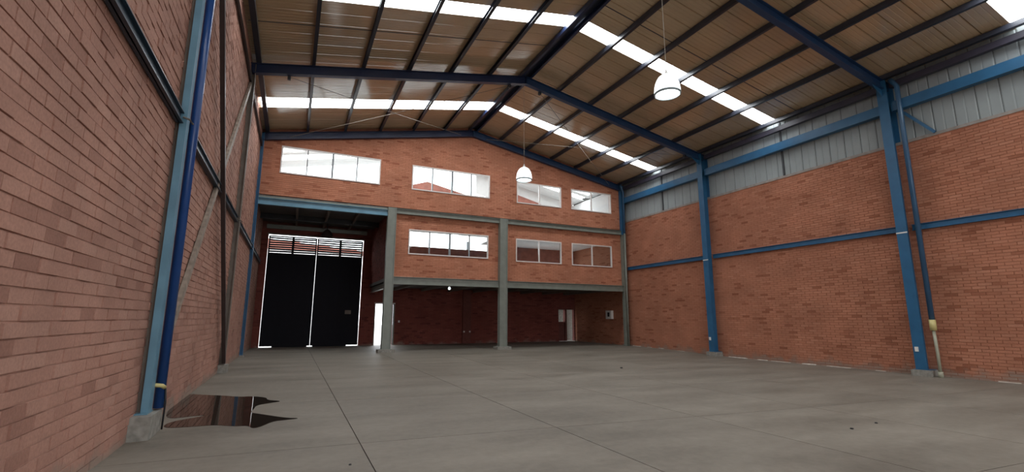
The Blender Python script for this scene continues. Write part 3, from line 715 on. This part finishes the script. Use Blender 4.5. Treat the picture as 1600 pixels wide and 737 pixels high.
pendant(6.74, Y1, 'white bell pendant lamp hung from the near frame, under the skylight strip')
o = MB().lathe((6.62, 21.0, 2.80), [(0.001, -0.06), (0.05, -0.045), (0.065, 0), (0.05, 0.05), (0.03, 0.08)], 16).build('ceiling_bulb', 'shade', None, True)
tag(o, 'small white bulb under the mezzanine floor', 'lamp')

# ------------------------------------------------------------------ fittings
t = thing('wall_cabinet', (XR-0.08, 20.28, 1.42), 'white wall cabinet with a dark window, beside the slim corner column', 'cabinet')
MB().box(XR-0.16, XR-0.01, 20.05, 20.52, 1.42, 1.86).build('case', 'white', t)
MB().box(XR-0.168, XR-0.16, 20.19, 20.36, 1.54, 1.76).build('window', 'black', t)
tag(MB().box(4.87, 4.95, YW-0.03, YW-0.009, 1.22, 1.32).build('light_switch', 'white'), 'small white switch on dark brick beside the open doorway', 'switch')
for x in (8.32, 8.64): tag(MB().box(x-0.04, x+0.04, YW-0.125, YW-0.10, 0.70, 0.78).build('wall_socket', 'white'), 'small white socket on the dark rear pilaster', 'socket', 'rear wall sockets')
for q, (px, py) in enumerate(((1331, 670), (1369, 661), (547, 726), (971, 575))):
    x, y, z = floor_at(px, py); r = (0.022, 0.02, 0.014, 0.04)[q]
    mb = MB(); mb.lathe((x, y, z), [(r*0.9, -0.002), (r, r*0.3), (r*0.6, r*0.75), (0.001, r*0.8)], 7)
    mb.v = [(vx+random.uniform(-r, r)*0.2, vy+random.uniform(-r, r)*0.2, vz) for vx, vy, vz in mb.v]
    tag(mb.build('debris_chip', 'black'), ['dark rounded chip of debris on bare concrete, the larger of a close pair', 'smaller dark chip of debris lying close to a larger one', 'tiny dark chip of debris beside the floor joint near the puddle', 'lone dark chip of debris on the floor towards the slim corner column'][q], 'debris', 'debris chips on the floor')

# ------------------------------------------------------------------ puddle by the left column
sp = [(262,641),(274,628),(291,615),(321,617),(350,618),(372,620),(396,619),(417,621),(417,625),(442,626.5),(424,629),(400,633),(397,639),(390,644.5),(409,647),(447,653),(471,653),(445,656),(426,658),(409,666),(394,669.5),(388,664.5),(363,666),(337,663.5),(295,667),(252,669),(262,660),(300,653),(326,648.5),(300,650),(258,655)]
pts = [floor_at(*q) for q in sp]
def smooth(P, it=2):
    for _ in range(it):
        R_ = []
        for i in range(len(P)):
            a, b = Vector(P[i]), Vector(P[(i+1) % len(P)])
            R_ += [a*0.75+b*0.25, a*0.25+b*0.75]
        P = R_
    return P
pp = smooth(pts)
pp = [Vector((max(p_.x, XL+0.012), p_.y, zf(max(p_.x, XL+0.012), p_.y)+0.004)) for p_ in pp]
zm = max(p_.z for p_ in pp)
pm = MB(); n = len(pp)
pm.add([(p_.x, p_.y, p_.z) for p_ in pp]+[(p_.x, p_.y, p_.z-0.010) for p_ in pp], [tuple(range(n))]+[(i, n+i, n+(i+1) % n, (i+1) % n) for i in range(n)])
o = pm.build('puddle', 'water'); tag(o, 'dark shallow puddle spreading from the drain pipe over the concrete', 'puddle')
import bmesh
bm = bmesh.new(); bm.from_mesh(o.data); bmesh.ops.triangulate(bm, faces=[f for f in bm.faces if len(f.verts) > 4]); bm.normal_update(); bmesh.ops.recalc_face_normals(bm, faces=bm.faces); bm.to_mesh(o.data); bm.free()

# ------------------------------------------------------------------ outside
gr = struct('ground_outside', (XM, 40, 0))
MB().box(-40, 60, YW+0.3, 90, -0.1, zr-0.01).build('yard_far', 'asphalt', gr)
MB().box(-40, 60, -60, YN-0.1, -0.2, 0.0).build('yard_near', 'asphalt', gr)
t = thing('yard_building', (1, 45, 0), 'pale yard building with a salmon roof, glimpsed through the gate louvres', 'building')
MB().box(-14, 5.5, 45, 52, 0, 7.35).build('wall', 'plaster', t)
MB().prism([(-14.4, 7.35), (5.9, 7.35), (5.9, 7.5), (-4.0, 8.3), (-14.4, 7.5)], 44.6, 52.4).build('roof', 'outbrick', t)
for k in range(5): MB().box(-11+k*3.2, -9.6+k*3.2, 44.95, 45.0, 2.0, 3.6).build('window', 'mullion', t)
